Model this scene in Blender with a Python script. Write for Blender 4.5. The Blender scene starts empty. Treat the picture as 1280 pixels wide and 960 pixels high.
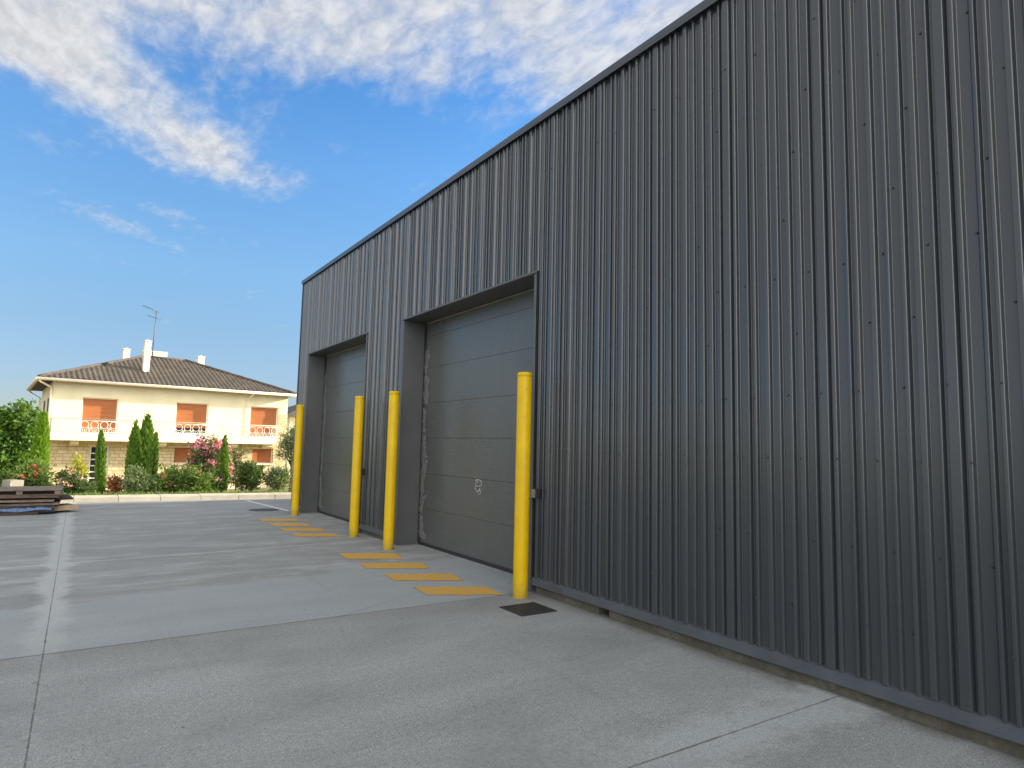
import bpy, math, random
from mathutils import Vector, Matrix
R = math.radians
rng = random.Random(7)
scene = bpy.context.scene
COL = scene.collection

# ------------------------------------------------------------------ helpers
def tag(o, label=None, cat=None, group=None, kind=None):
    if label: o['label'] = label
    if cat: o['category'] = cat
    if group: o['group'] = group
    if kind: o['kind'] = kind
    return o

def empty(name, loc=(0, 0, 0), rz=0.0):
    o = bpy.data.objects.new(name, None)
    o.empty_display_size = .2
    COL.objects.link(o)
    o.location = loc
    o.rotation_euler = (0, 0, rz)
    return o

def copy_tree(o, parent=None):
    c = o.copy(); COL.objects.link(c); c.parent = parent
    for ch in list(o.children):
        copy_tree(ch, c)
    return c

class MB:
    def __init__(s):
        s.v = []; s.f = []; s.m = []; s.sm = []
    def quad(s, a, b, c, d, mi=0, sm=False):
        n = len(s.v); s.v += [tuple(a), tuple(b), tuple(c), tuple(d)]
        s.f.append((n, n+1, n+2, n+3)); s.m.append(mi); s.sm.append(sm)
    def tri(s, a, b, c, mi=0, sm=False):
        n = len(s.v); s.v += [tuple(a), tuple(b), tuple(c)]
        s.f.append((n, n+1, n+2)); s.m.append(mi); s.sm.append(sm)
    def box(s, x0, x1, y0, y1, z0, z1, mi=0, M=None):
        P = [(x0,y0,z0),(x1,y0,z0),(x1,y1,z0),(x0,y1,z0),(x0,y0,z1),(x1,y0,z1),(x1,y1,z1),(x0,y1,z1)]
        if M: P = [tuple(M @ Vector(p)) for p in P]
        n = len(s.v); s.v += P
        for q in ((0,3,2,1),(4,5,6,7),(0,1,5,4),(1,2,6,5),(2,3,7,6),(3,0,4,7)):
            s.f.append(tuple(n+i for i in q)); s.m.append(mi); s.sm.append(False)
    def tube(s, pts, r, n=8, mi=0, closed=False, caps=True):
        pts = [Vector(p) for p in pts]; N = len(pts); rings = []
        for i, p in enumerate(pts):
            a = pts[i-1] if (i > 0 or closed) else p
            b = pts[(i+1) % N] if (i < N-1 or closed) else p
            t = (b-a).normalized()
            up = Vector((0,0,1)) if abs(t.z) < .9 else Vector((0,1,0))
            x = t.cross(up).normalized(); y = t.cross(x)
            rr = r[i] if isinstance(r, (list, tuple)) else r
            base = len(s.v)
            for k in range(n):
                an = 2*math.pi*k/n
                s.v.append(tuple(p + x*(rr*math.cos(an)) + y*(rr*math.sin(an))))
            rings.append(base)
        R_ = list(zip(rings, rings[1:])) + ([(rings[-1], rings[0])] if closed else [])
        for a, b in R_:
            for k in range(n):
                k2 = (k+1) % n
                s.f.append((a+k, b+k, b+k2, a+k2)); s.m.append(mi); s.sm.append(True)
        if caps and not closed:
            s.f.append(tuple(rings[0]+k for k in range(n))); s.m.append(mi); s.sm.append(False)
            s.f.append(tuple(rings[-1]+k for k in reversed(range(n)))); s.m.append(mi); s.sm.append(False)
    def lathe(s, prof, c=(0,0,0), n=32, mi=0):
        rings = []
        for r, z in prof:
            b = len(s.v)
            for k in range(n):
                a = 2*math.pi*k/n
                s.v.append((c[0]+r*math.cos(a), c[1]+r*math.sin(a), c[2]+z))
            rings.append(b)
        for a, b in zip(rings, rings[1:]):
            for k in range(n):
                k2 = (k+1) % n
                s.f.append((a+k, a+k2, b+k2, b+k)); s.m.append(mi); s.sm.append(True)
        s.f.append(tuple(rings[-1]+k for k in range(n))); s.m.append(mi); s.sm.append(True)
    def build(s, name, mats, parent=None, bevel=0):
        me = bpy.data.meshes.new(name)
        me.from_pydata(s.v, [], s.f)
        if not isinstance(mats, (list, tuple)): mats = [mats]
        for m in mats: me.materials.append(m)
        me.polygons.foreach_set('material_index', s.m)
        me.polygons.foreach_set('use_smooth', s.sm)
        me.update()
        o = bpy.data.objects.new(name, me); COL.objects.link(o)
        if parent: o.parent = parent
        if bevel:
            md = o.modifiers.new('bevel', 'BEVEL'); md.width = bevel; md.segments = 2
            md.limit_method = 'ANGLE'; md.angle_limit = R(40)
        return o

class NT:
    """small node-tree writer"""
    def __init__(s, tree): s.t = tree; s.L = tree.links
    def n(s, typ, **kw):
        nd = s.t.nodes.new(typ)
        for k, v in kw.items(): setattr(nd, k, v)
        return nd
    def put(s, sock, v):
        if isinstance(v, bpy.types.NodeSocket): s.L.new(v, sock)
        else:
            if isinstance(v, (tuple, list)) and len(v) == 3 and sock.type == 'RGBA': v = (*v, 1)
            sock.default_value = v
    def m(s, op, a, b=None, c=None, clamp=False):
        nd = s.n('ShaderNodeMath', operation=op, use_clamp=clamp)
        s.put(nd.inputs[0], a)
        if b is not None: s.put(nd.inputs[1], b)
        if c is not None: s.put(nd.inputs[2], c)
        return nd.outputs[0]
    def ss(s, x, a, b):   # smoothstep a->b gives 0->1
        nd = s.n('ShaderNodeMapRange', interpolation_type='SMOOTHSTEP')
        s.put(nd.inputs[0], x)
        if a <= b:
            nd.inputs[1].default_value = a; nd.inputs[2].default_value = b; nd.inputs[3].default_value = 0; nd.inputs[4].default_value = 1
        else:
            nd.inputs[1].default_value = b; nd.inputs[2].default_value = a; nd.inputs[3].default_value = 1; nd.inputs[4].default_value = 0
        return nd.outputs[0]
    def noise(s, vec, scale, detail=4, rough=.55, dist=0, w=None):
        nd = s.n('ShaderNodeTexNoise')
        s.put(nd.inputs['Vector'], vec)
        nd.inputs['Scale'].default_value = scale; nd.inputs['Detail'].default_value = detail
        nd.inputs['Roughness'].default_value = rough; nd.inputs['Distortion'].default_value = dist
        return nd.outputs['Fac']
    def mapping(s, vec, loc=(0,0,0), rot=(0,0,0), scale=(1,1,1)):
        nd = s.n('ShaderNodeMapping'); s.put(nd.inputs[0], vec)
        nd.inputs[1].default_value = loc; nd.inputs[2].default_value = rot; nd.inputs[3].default_value = scale
        return nd.outputs[0]
    def mix(s, f, a, b, blend='MIX'):
        nd = s.n('ShaderNodeMix', data_type='RGBA', blend_type=blend)
        s.put(nd.inputs[0], f); s.put(nd.inputs[6], a); s.put(nd.inputs[7], b)
        return nd.outputs[2]
    def ramp(s, f, stops):
        nd = s.n('ShaderNodeValToRGB'); s.put(nd.inputs[0], f)
        e = nd.color_ramp.elements
        while len(e) < len(stops): e.new(.5)
        for el, (p, c) in zip(e, stops): el.position = p; el.color = (*c, 1)
        return nd.outputs[0]
    def bump(s, h, strength=.3, dist=.01):
        nd = s.n('ShaderNodeBump'); s.put(nd.inputs['Height'], h)
        nd.inputs['Strength'].default_value = strength; nd.inputs['Distance'].default_value = dist
        return nd.outputs[0]

def new_mat(name):
    m = bpy.data.materials.new(name); m.use_nodes = True
    nt = NT(m.node_tree); b = m.node_tree.nodes['Principled BSDF']
    tc = nt.n('ShaderNodeTexCoord')
    return m, nt, b, tc.outputs['Object']

def simple(name, col, rough=.6, var=.12, scale=6, bump=0, bscale=40, metallic=0, spec=.5):
    m, nt, b, oc = new_mat(name)
    f = nt.noise(oc, scale, 5)
    dark = tuple(c*(1-var) for c in col); lite = tuple(min(1, c*(1+var)) for c in col)
    nt.put(b.inputs['Base Color'], nt.ramp(f, [(.3, dark), (.7, lite)]))
    b.inputs['Roughness'].default_value = rough; b.inputs['Metallic'].default_value = metallic
    b.inputs['Specular IOR Level'].default_value = spec
    if bump: nt.put(b.inputs['Normal'], nt.bump(nt.noise(oc, bscale, 4), bump, .01))
    return m

# ------------------------------------------------------------------ camera
F_PX, YAW, PITCH, ROLL, EYE = 815.06, .5830, .0958, .0227, 1.7
fw = Vector((math.sin(YAW)*math.cos(PITCH), math.cos(YAW)*math.cos(PITCH), math.sin(PITCH)))
r0 = Vector((math.cos(YAW), -math.sin(YAW), 0)); u0 = r0.cross(fw)
rt = r0*math.cos(ROLL) + u0*math.sin(ROLL); up = -r0*math.sin(ROLL) + u0*math.cos(ROLL)
cam_d = bpy.data.cameras.new('camera'); cam = bpy.data.objects.new('camera', cam_d); COL.objects.link(cam)
cam.matrix_world = Matrix(((rt.x, up.x, -fw.x, 0), (rt.y, up.y, -fw.y, 0), (rt.z, up.z, -fw.z, EYE), (0, 0, 0, 1)))
cam_d.sensor_width = 36; cam_d.lens = 36*F_PX/1280; cam_d.clip_start = .05; cam_d.clip_end = 3000
scene.camera = cam
def at(px, Y):            # x of the sight line through picture column px (near the horizon) at depth Y
    d = fw + rt*((px-640)/F_PX) - up*((585-480)/F_PX)
    return d.x*Y/d.y
def mpp(px, Y):           # metres per photograph pixel there
    P = Vector((at(px, Y), Y, 0)) - Vector((0, 0, EYE))
    return P.dot(fw)/F_PX
def zat(px, py, Y):
    d = fw + rt*((px-640)/F_PX) - up*((py-480)/F_PX)
    return EYE + d.z*Y/d.y

# ------------------------------------------------------------------ light
SUN_EL, SUN_AZ = 17.0, 99.6        # azimuth clockwise from +Y
sd = Vector((math.sin(R(SUN_AZ))*math.cos(R(SUN_EL)), math.cos(R(SUN_AZ))*math.cos(R(SUN_EL)), math.sin(R(SUN_EL))))
sl = bpy.data.lights.new('sun', 'SUN'); sl.energy = 3.2; sl.angle = R(.5); sl.color = (1, .86, .66)
so = bpy.data.objects.new('sun', sl); COL.objects.link(so)
so.rotation_euler = sd.to_track_quat('Z', 'Y').to_euler()
w = bpy.data.worlds.new('World'); scene.world = w; w.use_nodes = True
nt = NT(w.node_tree); bg = w.node_tree.nodes['Background']
sky = nt.n('ShaderNodeTexSky', sky_type='NISHITA'); sky.sun_disc = False
sky.sun_elevation = R(SUN_EL); sky.sun_rotation = R(SUN_AZ); sky.air_density = 1.0; sky.dust_density = .15; sky.ozone_density = 1.6
hs = nt.n('ShaderNodeHueSaturation'); hs.inputs['Saturation'].default_value = 1.12; hs.inputs['Value'].default_value = 1.0
nt.put(hs.inputs['Color'], sky.outputs[0])
SKYC = None
tc = nt.n('ShaderNodeTexCoord'); sp = nt.n('ShaderNodeSeparateXYZ'); nt.put(sp.inputs[0], tc.outputs['Generated'])
SKYC = nt.mix(1.0, hs.outputs[0], nt.ramp(sp.outputs[2], [(.02, (.16, .18, .27)), (.07, (.18, .20, .28)), (.15, (.237, .255, .30)), (.24, (.295, .338, .373)), (.39, (.30, .39, .46)), (.56, (.20, .36, .49))]), 'MULTIPLY')
dz = nt.m('ADD', nt.m('MAXIMUM', sp.outputs[2], 0.0), .05)
px_ = nt.m('DIVIDE', sp.outputs[0], dz); py_ = nt.m('DIVIDE', sp.outputs[1], dz)
cb = nt.n('ShaderNodeCombineXYZ'); nt.put(cb.inputs[0], px_); nt.put(cb.inputs[1], py_)
P = cb.outputs[0]
Ps = nt.mapping(P, rot=(0, 0, R(-28)), scale=(1.45, .80, 1))
n1 = nt.noise(Ps, 3.1, 7, .56, .2)
n2 = nt.noise(nt.mapping(Ps, loc=(3.1, 1.7, 0)), 15.0, 5, .6, .3)
n3 = nt.noise(P, 1.1, 3, .5)
def blob(cx, cy, sx, sy, ang, amp):
    v = nt.mapping(P, loc=(0, 0, 0)); dx = nt.m('SUBTRACT', px_, cx); dy = nt.m('SUBTRACT', py_, cy)
    ca, sa = math.cos(R(ang)), math.sin(R(ang))
    a = nt.m('DIVIDE', nt.m('ADD', nt.m('MULTIPLY', dx, ca), nt.m('MULTIPLY', dy, sa)), sx)
    b = nt.m('DIVIDE', nt.m('SUBTRACT', nt.m('MULTIPLY', dy, ca), nt.m('MULTIPLY', dx, sa)), sy)
    e = nt.m('EXPONENT', nt.m('MULTIPLY', nt.m('ADD', nt.m('MULTIPLY', a, a), nt.m('MULTIPLY', b, b)), -1.0))
    return nt.m('MULTIPLY', e, amp)
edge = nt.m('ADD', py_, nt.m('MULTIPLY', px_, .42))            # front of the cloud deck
deck = nt.m('ADD', nt.m('MULTIPLY', nt.ss(edge, 2.12, 1.45), .37), nt.m('MULTIPLY', nt.ss(edge, .9, -.4), .35))  # second term: extra cover out of view, added for fill light
bias = deck
for bl in ((.14, 2.02, .46, .19, 32, .36), (-.22, 1.75, .35, .16, 25, .12), (.10, 3.02, .30, .10, 40, .28), (.24, 2.75, .16, .10, 20, .13), (.13, 3.52, .06, .03, 20, .16), (-.13, 2.35, .14, .1, 30, .10), (.34, 2.3, .18, .14, 30, .14)):
    bias = nt.m('ADD', bias, blob(*bl))
dens = nt.m('ADD', nt.m('ADD', nt.m('MULTIPLY', n1, .66), nt.m('MULTIPLY', n2, .34)), bias)
dens = nt.m('ADD', dens, nt.m('MULTIPLY', nt.m('SUBTRACT', n3, .5), .15))
cov = nt.m('MULTIPLY', nt.ss(dens, .57, .99), .95)
cov = nt.m('MULTIPLY', cov, nt.m('MAXIMUM', nt.ss(sp.outputs[2], .02, .18), nt.ss(edge, .3, -1.2)))  # added cover behind reaches the horizon to brighten the rib edges
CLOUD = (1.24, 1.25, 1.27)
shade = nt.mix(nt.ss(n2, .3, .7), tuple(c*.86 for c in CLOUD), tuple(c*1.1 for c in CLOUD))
shade = nt.mix(nt.ss(edge, .7, -.5), shade, (1.4, 1.43, 1.47))   # unseen deck overhead and behind, added as neutral fill light
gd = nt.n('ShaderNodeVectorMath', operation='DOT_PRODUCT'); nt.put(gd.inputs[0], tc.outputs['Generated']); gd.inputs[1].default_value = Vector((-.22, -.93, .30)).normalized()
shade = nt.mix(nt.ss(gd.outputs['Value'], .55, .97), shade, (6.0, 5.9, 5.65))   # unseen bright bank behind the camera, added to light the cladding ribs
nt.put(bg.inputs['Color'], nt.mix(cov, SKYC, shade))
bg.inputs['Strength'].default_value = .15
vs = scene.view_settings; vs.view_transform = 'Standard'; vs.look = 'None'; vs.gamma = 1; vs.use_curve_mapping = False
vs.exposure = 2.0

# ------------------------------------------------------------------ materials
def concrete_mat():
    m, nt, b, oc = new_mat('yard_concrete')
    sp = nt.n('ShaderNodeSeparateXYZ'); nt.put(sp.inputs[0], oc); X, Y = sp.outputs[0], sp.outputs[1]
    big = nt.noise(oc, .55, 5, .6); mid = nt.noise(oc, 2.3, 6, .62); fine = nt.noise(oc, 95, 3, .75); spk = nt.noise(oc, 230, 2, .6)
    streak = nt.noise(nt.mapping(oc, scale=(.35, 1.6, 1), rot=(0, 0, R(4))), 1.7, 7, .62, .4)
    wob = nt.m('MULTIPLY', nt.m('SUBTRACT', nt.noise(oc, 1.3, 5, .6), .5), 1.0)
    Yw = nt.m('ADD', Y, wob)
    # three pours: rough brushed slab near, smooth pale band, blotchy far slab
    c_near = nt.ramp(nt.m('ADD', nt.m('MULTIPLY', big, .55), nt.m('MULTIPLY', mid, .45)), [(.34, (.21, .221, .222)), (.5, (.248, .257, .254)), (.66, (.295, .304, .302))])
    agg = nt.ss(nt.m('ADD', nt.m('MULTIPLY', fine, .6), nt.m('MULTIPLY', spk, .4)), .40, .62)
    c_near = nt.mix(nt.m('MULTIPLY', nt.ss(big, .33, .58), .9), c_near, nt.mix(agg, tuple(c*.72 for c in (.262, .271, .268)), (.37, .387, .382)), 'MIX')
    c_band = nt.ramp(nt.m('ADD', nt.m('MULTIPLY', streak, .6), nt.m('MULTIPLY', mid, .4)), [(.3, (.248, .268, .278)), (.7, (.30, .322, .33))])
    c_far = nt.ramp(nt.m('ADD', nt.m('MULTIPLY', streak, .7), nt.m('MULTIPLY', mid, .3)), [(.32, (.205, .21, .205)), (.5, (.248, .255, .25)), (.68, (.35, .36, .36))])
    is_near = nt.ss(nt.m('SUBTRACT', Y, 6.43), .012, -.012)
    far_edge = nt.m('ADD', 8.15, nt.m('MULTIPLY', X, .16))
    is_far = nt.ss(nt.m('SUBTRACT', Yw, far_edge), -.06, .10)
    sw_ = nt.noise(nt.mapping(oc, scale=(.5, 1.5, 1), rot=(0, 0, R(-18))), 1.1, 6, .6, .6)
    c_near = nt.mix(1.0, c_near, nt.ramp(sw_, [(.30, (.86, .86, .86)), (.5, (1, 1, 1)), (.70, (1.12, 1.13, 1.14))]), 'MULTIPLY')
    c_near = nt.mix(nt.m('MULTIPLY', nt.ss(nt.m('ADD', Y, wob), 5.5, 6.5), .35), c_near, (.17, .172, .165))
    col = nt.mix(is_far, c_band, c_far); col = nt.mix(is_near, col, c_near)
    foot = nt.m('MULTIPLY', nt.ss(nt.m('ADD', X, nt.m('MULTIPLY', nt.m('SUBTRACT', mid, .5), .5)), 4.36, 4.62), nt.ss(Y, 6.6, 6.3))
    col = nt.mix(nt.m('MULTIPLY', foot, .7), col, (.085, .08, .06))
    trk = nt.m('MULTIPLY', nt.ss(nt.noise(nt.mapping(oc, scale=(2.2, .16, 1), rot=(0, 0, R(5))), 1.3, 5, .6), .58, .74), .18)
    col = nt.mix(trk, col, (.13, .13, .13))
    # pale puddle marks on the far slab
    pud = nt.m('MULTIPLY', nt.ss(nt.noise(nt.mapping(oc, scale=(.7, 1.5, 1)), 1.5, 6, .6), .57, .66), nt.m('MULTIPLY', is_far, .45))
    col = nt.mix(pud, col, (.36, .38, .39))
    # floated streaks parallel to the joints, one straight pale pour line
    ln = nt.m('ABSOLUTE', nt.m('SUBTRACT', Y, nt.m('ADD', 10.78, nt.m('MULTIPLY', X, .085))))
    col = nt.mix(nt.m('MULTIPLY', nt.ss(ln, .055, .02), nt.m('MULTIPLY', nt.ss(mid, .25, .55), .7)), col, (.41, .42, .41))
    # lime bloom along the long joint and along the cross joint by the wall
    dx = nt.m('ABSOLUTE', nt.m('ADD', X, .11))
    halo = nt.m('SUBTRACT', dx, nt.m('MULTIPLY', nt.m('SUBTRACT', mid, .38), .42))
    bloom = nt.m('MULTIPLY', nt.ss(halo, .16, .0), nt.m('MULTIPLY', nt.ss(Y, 5.2, 8.5), .8))
    col = nt.mix(bloom, col, (.40, .415, .41))
    bl3 = nt.m('MULTIPLY', nt.ss(nt.m('SUBTRACT', dx, nt.m('MULTIPLY', nt.m('SUBTRACT', big, .5), .5)), .1, .0), nt.m('MULTIPLY', nt.ss(mid, .5, .62), .5))
    col = nt.mix(bl3, col, (.34, .35, .345))
    dy2 = nt.m('ABSOLUTE', nt.m('SUBTRACT', Y, 2.70))
    halo2 = nt.m('SUBTRACT', dy2, nt.m('MULTIPLY', nt.m('SUBTRACT', nt.noise(oc, 3.1, 6, .65), .42), 1.0))
    bloom2 = nt.m('MULTIPLY', nt.ss(halo2, .34, .0), nt.m('MULTIPLY', nt.ss(X, 1.5, 3.6), .85))
    col = nt.mix(bloom2, col, (.36, .385, .39))
    # dark spots and oil marks
    spots = nt.ss(nt.noise(oc, 5.5, 3, .45), .735, .77)
    col = nt.mix(nt.m('MULTIPLY', spots, .55), col, (.10, .10, .10))
    vor = nt.n('ShaderNodeTexVoronoi'); nt.put(vor.inputs['Vector'], oc); vor.inputs['Scale'].default_value = 2.1
    col = nt.mix(nt.m('MULTIPLY', nt.ss(vor.outputs['Distance'], .035, .015), .7), col, (.07, .07, .07))
    grit = nt.noise(oc, 26, 5, .8)
    col = nt.mix(is_near, col, nt.mix(1.0, col, nt.ramp(grit, [(.33, (.74, .74, .73)), (.47, (.97, .97, .97)), (.55, (1.02, 1.02, 1.02)), (.68, (1.20, 1.21, 1.21))]), 'MULTIPLY'))
    col = nt.mix(nt.m('MULTIPLY', nt.m('SUBTRACT', 1.0, is_near), .5), col, nt.mix(1.0, col, nt.ramp(grit, [(.35, (.84, .84, .84)), (.65, (1.14, 1.14, 1.14))]), 'MULTIPLY'))
    vp = nt.n('ShaderNodeTexVoronoi'); nt.put(vp.inputs['Vector'], oc); vp.inputs['Scale'].default_value = 34
    col = nt.mix(nt.m('MULTIPLY', nt.ss(vp.outputs['Distance'], .13, .05), nt.m('MULTIPLY', nt.ss(grit, .5, .6), .6)), col, (.09, .09, .088))
    crk = nt.n('ShaderNodeTexVoronoi', feature='DISTANCE_TO_EDGE'); nt.put(crk.inputs['Vector'], nt.mapping(nt.mix(.22, oc, nt.n('ShaderNodeTexNoise').outputs['Color']), loc=(.3, .7, 0))); crk.inputs['Scale'].default_value = .42
    col = nt.mix(nt.m('MULTIPLY', nt.ss(crk.outputs['Distance'], .0035, .001), nt.m('MULTIPLY', nt.ss(big, .5, .6), .2)), col, (.08, .078, .072))
    # saw-cut joints
    wv = nt.m('MULTIPLY', nt.m('SUBTRACT', nt.noise(oc, 11, 5, .65), .5), .02)
    jm = None
    for e, wd in ((nt.m('ABSOLUTE', nt.m('SUBTRACT', nt.m('ADD', Y, wv), nt.m('ADD', 6.40, nt.m('MULTIPLY', X, .012)))), .009), (nt.m('ADD', dy2, wv), .006), (nt.m('ADD', nt.m('ADD', dx, wv), nt.m('MULTIPLY', nt.ss(Y, 6, 12), .002)), .0045)):
        k = nt.ss(e, wd*1.6, wd*.6); jm = k if jm is None else nt.m('MAXIMUM', jm, k)
    col = nt.mix(nt.m('MULTIPLY', jm, nt.m('ADD', .35, nt.m('MULTIPLY', mid, .6))), col, (.055, .053, .048))
    fk = nt.m('MULTIPLY', nt.m('SUBTRACT', fine, .5), .28)
    col = nt.mix(1.0, col, nt.mix(nt.ss(fine, .3, .7), (.78, .78, .78), (1.20, 1.20, 1.20)), 'MULTIPLY')
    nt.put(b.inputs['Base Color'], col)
    nt.put(b.inputs['Roughness'], nt.m('ADD', .72, nt.m('MULTIPLY', mid, .2)))
    b.inputs['Specular IOR Level'].default_value = .35
    h = nt.m('ADD', nt.m('MULTIPLY', fine, .5), nt.m('MULTIPLY', spk, .4)); h = nt.m('SUBTRACT', h, nt.m('MULTIPLY', jm, 1.5))
    nt.put(b.inputs['Normal'], nt.bump(h, .22, .005))
    return m
M = {}
M['yard'] = concrete_mat()

def cladding_mat():
    m, nt, b, oc = new_mat('anthracite_sheet')
    f = nt.noise(nt.mapping(oc, scale=(1, 1, .25)), 1.1, 4); d = nt.noise(oc, 14, 5, .65)
    c = nt.ramp(nt.m('ADD', nt.m('MULTIPLY', f, .6), nt.m('MULTIPLY', d, .4)), [(.3, (.034, .040, .048)), (.7, (.042, .048, .056))])
    sp = nt.n('ShaderNodeSeparateXYZ'); nt.put(sp.inputs[0], oc)
    dust = nt.m('MULTIPLY', nt.ss(nt.m('ADD', sp.outputs[2], nt.m('MULTIPLY', d, .6)), .75, .3), .22)
    c = nt.mix(dust, c, (.075, .073, .068))
    nt.put(b.inputs['Base Color'], c)
    nt.put(b.inputs['Roughness'], nt.m('ADD', .17, nt.m('MULTIPLY', f, .08))); b.inputs['Specular IOR Level'].default_value = .8
    nt.put(b.inputs['Normal'], nt.bump(nt.noise(nt.mapping(oc, scale=(1, 1, .4)), 3.0, 2), .10, .02))
    return m
M['clad'] = cladding_mat()
M['screw'] = simple('screw_head', (.035, .037, .042), .45)
M['trim'] = simple('anthracite_trim', (.055, .063, .075), .3, .08, 3)
M['sill'] = simple('grey_flashing', (.068, .076, .09), .4, .15, 5)
M['jamb'] = simple('jamb_lining', (.082, .087, .088), .45, .08, 3)
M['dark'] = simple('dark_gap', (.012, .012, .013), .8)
M['rubber'] = simple('black_rubber', (.018, .018, .02), .6)
def plinth_mat():
    m, nt, b, oc = new_mat('stained_plinth')
    a = nt.noise(oc, 2.2, 6, .65); d = nt.noise(oc, 22, 5, .7)
    c = nt.ramp(nt.m('ADD', nt.m('MULTIPLY', a, .6), nt.m('MULTIPLY', d, .4)), [(.3, (.045, .043, .028)), (.5, (.10, .092, .066)), (.68, (.19, .18, .15))])
    nt.put(b.inputs['Base Color'], c); b.inputs['Roughness'].default_value = .9
    nt.put(b.inputs['Normal'], nt.bump(d, .5, .01)); return m
M['plinth'] = plinth_mat()
def door_mat():
    m, nt, b, oc = new_mat('door_paint')
    sp = nt.n('ShaderNodeSeparateXYZ'); nt.put(sp.inputs[0], oc)
    a = nt.noise(oc, .9, 4); d = nt.noise(oc, 9, 5, .65)
    c = nt.ramp(nt.m('ADD', nt.m('MULTIPLY', a, .7), nt.m('MULTIPLY', d, .3)), [(.3, (.080, .084, .081)), (.7, (.100, .104, .100))])
    smear = nt.m('MULTIPLY', nt.ss(nt.noise(nt.mapping(oc, scale=(1, .9, .35)), 1.6, 5, .6), .55, .75), .25)
    c = nt.mix(smear, c, (.15, .145, .125))
    nt.put(b.inputs['Base Color'], c); nt.put(b.inputs['Roughness'], nt.m('ADD', .24, nt.m('MULTIPLY', a, .08)))
    rib = nt.m('SINE', nt.m('MULTIPLY', sp.outputs[2], 2*math.pi/.03))
    nt.put(b.inputs['Normal'], nt.bump(rib, .22, .002)); return m
M['door'] = door_mat()
def film_mat():
    m, nt, b, oc = new_mat('wrinkled_clear_film')
    b.inputs['Base Color'].default_value = (.46, .47, .47, 1); b.inputs['Roughness'].default_value = .18
    b.inputs['Alpha'].default_value = .20
    nt.put(b.inputs['Normal'], nt.bump(nt.noise(nt.mapping(oc, scale=(1, 1.5, .6)), 14, 4, .6, 1.0), .8, .03)); return m
M['film'] = film_mat()
M['yellow_seal'] = simple('yellow_seal', (.26, .24, .14), .6)
M['chalk'] = simple('chalk', (.5, .51, .5), .9)
def bollard_mat():
    m, nt, b, oc = new_mat('yellow_gloss_paint')
    a = nt.noise(oc, 5, 5); sc = nt.noise(nt.mapping(oc, scale=(1, 1, .35)), 26, 5, .7)
    c = nt.ramp(a, [(.3, (.56, .355, .0)), (.7, (.66, .43, .0))])
    sp = nt.n('ShaderNodeSeparateXYZ'); nt.put(sp.inputs[0], oc)
    dirt = nt.m('MULTIPLY', nt.ss(nt.m('ADD', sp.outputs[2], nt.m('MULTIPLY', sc, .5)), .5, .22), .6)
    c = nt.mix(dirt, c, (.20, .15, .05)); c = nt.mix(nt.m('MULTIPLY', nt.ss(sc, .64, .70), .55), c, (.24, .17, .05)); c = nt.mix(nt.ss(nt.noise(oc, 13, 4, .6), .72, .74), c, (.16, .14, .12))
    nt.put(b.inputs['Base Color'], c); b.inputs['Specular IOR Level'].default_value = .28; nt.put(b.inputs['Roughness'], nt.m('ADD', .30, nt.m('MULTIPLY', sc, .2)))
    nt.put(b.inputs['Normal'], nt.bump(nt.noise(oc, 9, 3), .06, .01)); return m
M['bollard'] = bollard_mat()
def paint_mat(name, c0, wear):
    m, nt, b, oc = new_mat(name)
    a = nt.noise(oc, 9, 6, .65); f = nt.noise(oc, 70, 3, .7)
    c = nt.ramp(a, [(.3, tuple(x*.82 for x in c0)), (.7, c0)])
    wr = nt.ss(nt.m('ADD', nt.m('MULTIPLY', f, .45), nt.m('MULTIPLY', a, .55)), .48, .60)
    c = nt.mix(nt.m('MULTIPLY', wr, wear), c, (.26, .255, .235))
    nt.put(b.inputs['Base Color'], c); b.inputs['Roughness'].default_value = .75
    nt.put(b.inputs['Normal'], nt.bump(f, .25, .004)); return m
M['stripe'] = paint_mat('yellow_road_paint', (.60, .33, .025), .75)
M['white_line'] = paint_mat('white_road_paint', (.60, .60, .58), .6)
M['iron'] = simple('cast_iron', (.022, .022, .024), .6, .3, 30, .3)
M['kerb'] = simple('kerb_stone', (.47, .43, .35), .85, .15, 3, .3, 30)
def soil_mat():
    m, nt, b, oc = new_mat('garden_ground')
    a = nt.noise(oc, .5, 5); f = nt.noise(oc, 8, 6, .7)
    c = nt.ramp(nt.m('ADD', nt.m('MULTIPLY', a, .55), nt.m('MULTIPLY', f, .45)), [(.35, (.075, .085, .03)), (.5, (.19, .17, .075)), (.65, (.34, .29, .15))])
    nt.put(b.inputs['Base Color'], c); b.inputs['Roughness'].default_value = .95
    nt.put(b.inputs['Normal'], nt.bump(f, .6, .05)); return m
M['soil'] = soil_mat()
M['concrete_panel'] = simple('pale_block', (.25, .235, .20), .9, .2, 8, .3)

def leaf_mat(name, cols, trans=.35):
    m, nt, b, oc = new_mat(name)
    g = nt.n('ShaderNodeNewGeometry')
    c = nt.ramp(g.outputs['Random Per Island'], [(i/(max(1, len(cols)-1)), x) for i, x in enumerate(cols)])
    nt.put(b.inputs['Base Color'], c); b.inputs['Roughness'].default_value = .55; b.inputs['Specular IOR Level'].default_value = .3
    tr = nt.n('ShaderNodeBsdfTranslucent'); nt.put(tr.inputs[0], nt.mix(1.0, c, (1.3, 1.35, .5), 'MULTIPLY'))
    mx = nt.n('ShaderNodeMixShader'); mx.inputs[0].default_value = trans
    nt.L.new(b.outputs[0], mx.inputs[1]); nt.L.new(tr.outputs[0], mx.inputs[2])
    nt.L.new(mx.outputs[0], m.node_tree.nodes['Material Output'].inputs[0]); return m
M['leaf_tree'] = leaf_mat('tree_leaves', [(0.049, 0.105, 0.0168), (0.084, 0.168, 0.028), (0.14, 0.252, 0.042)])
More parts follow.
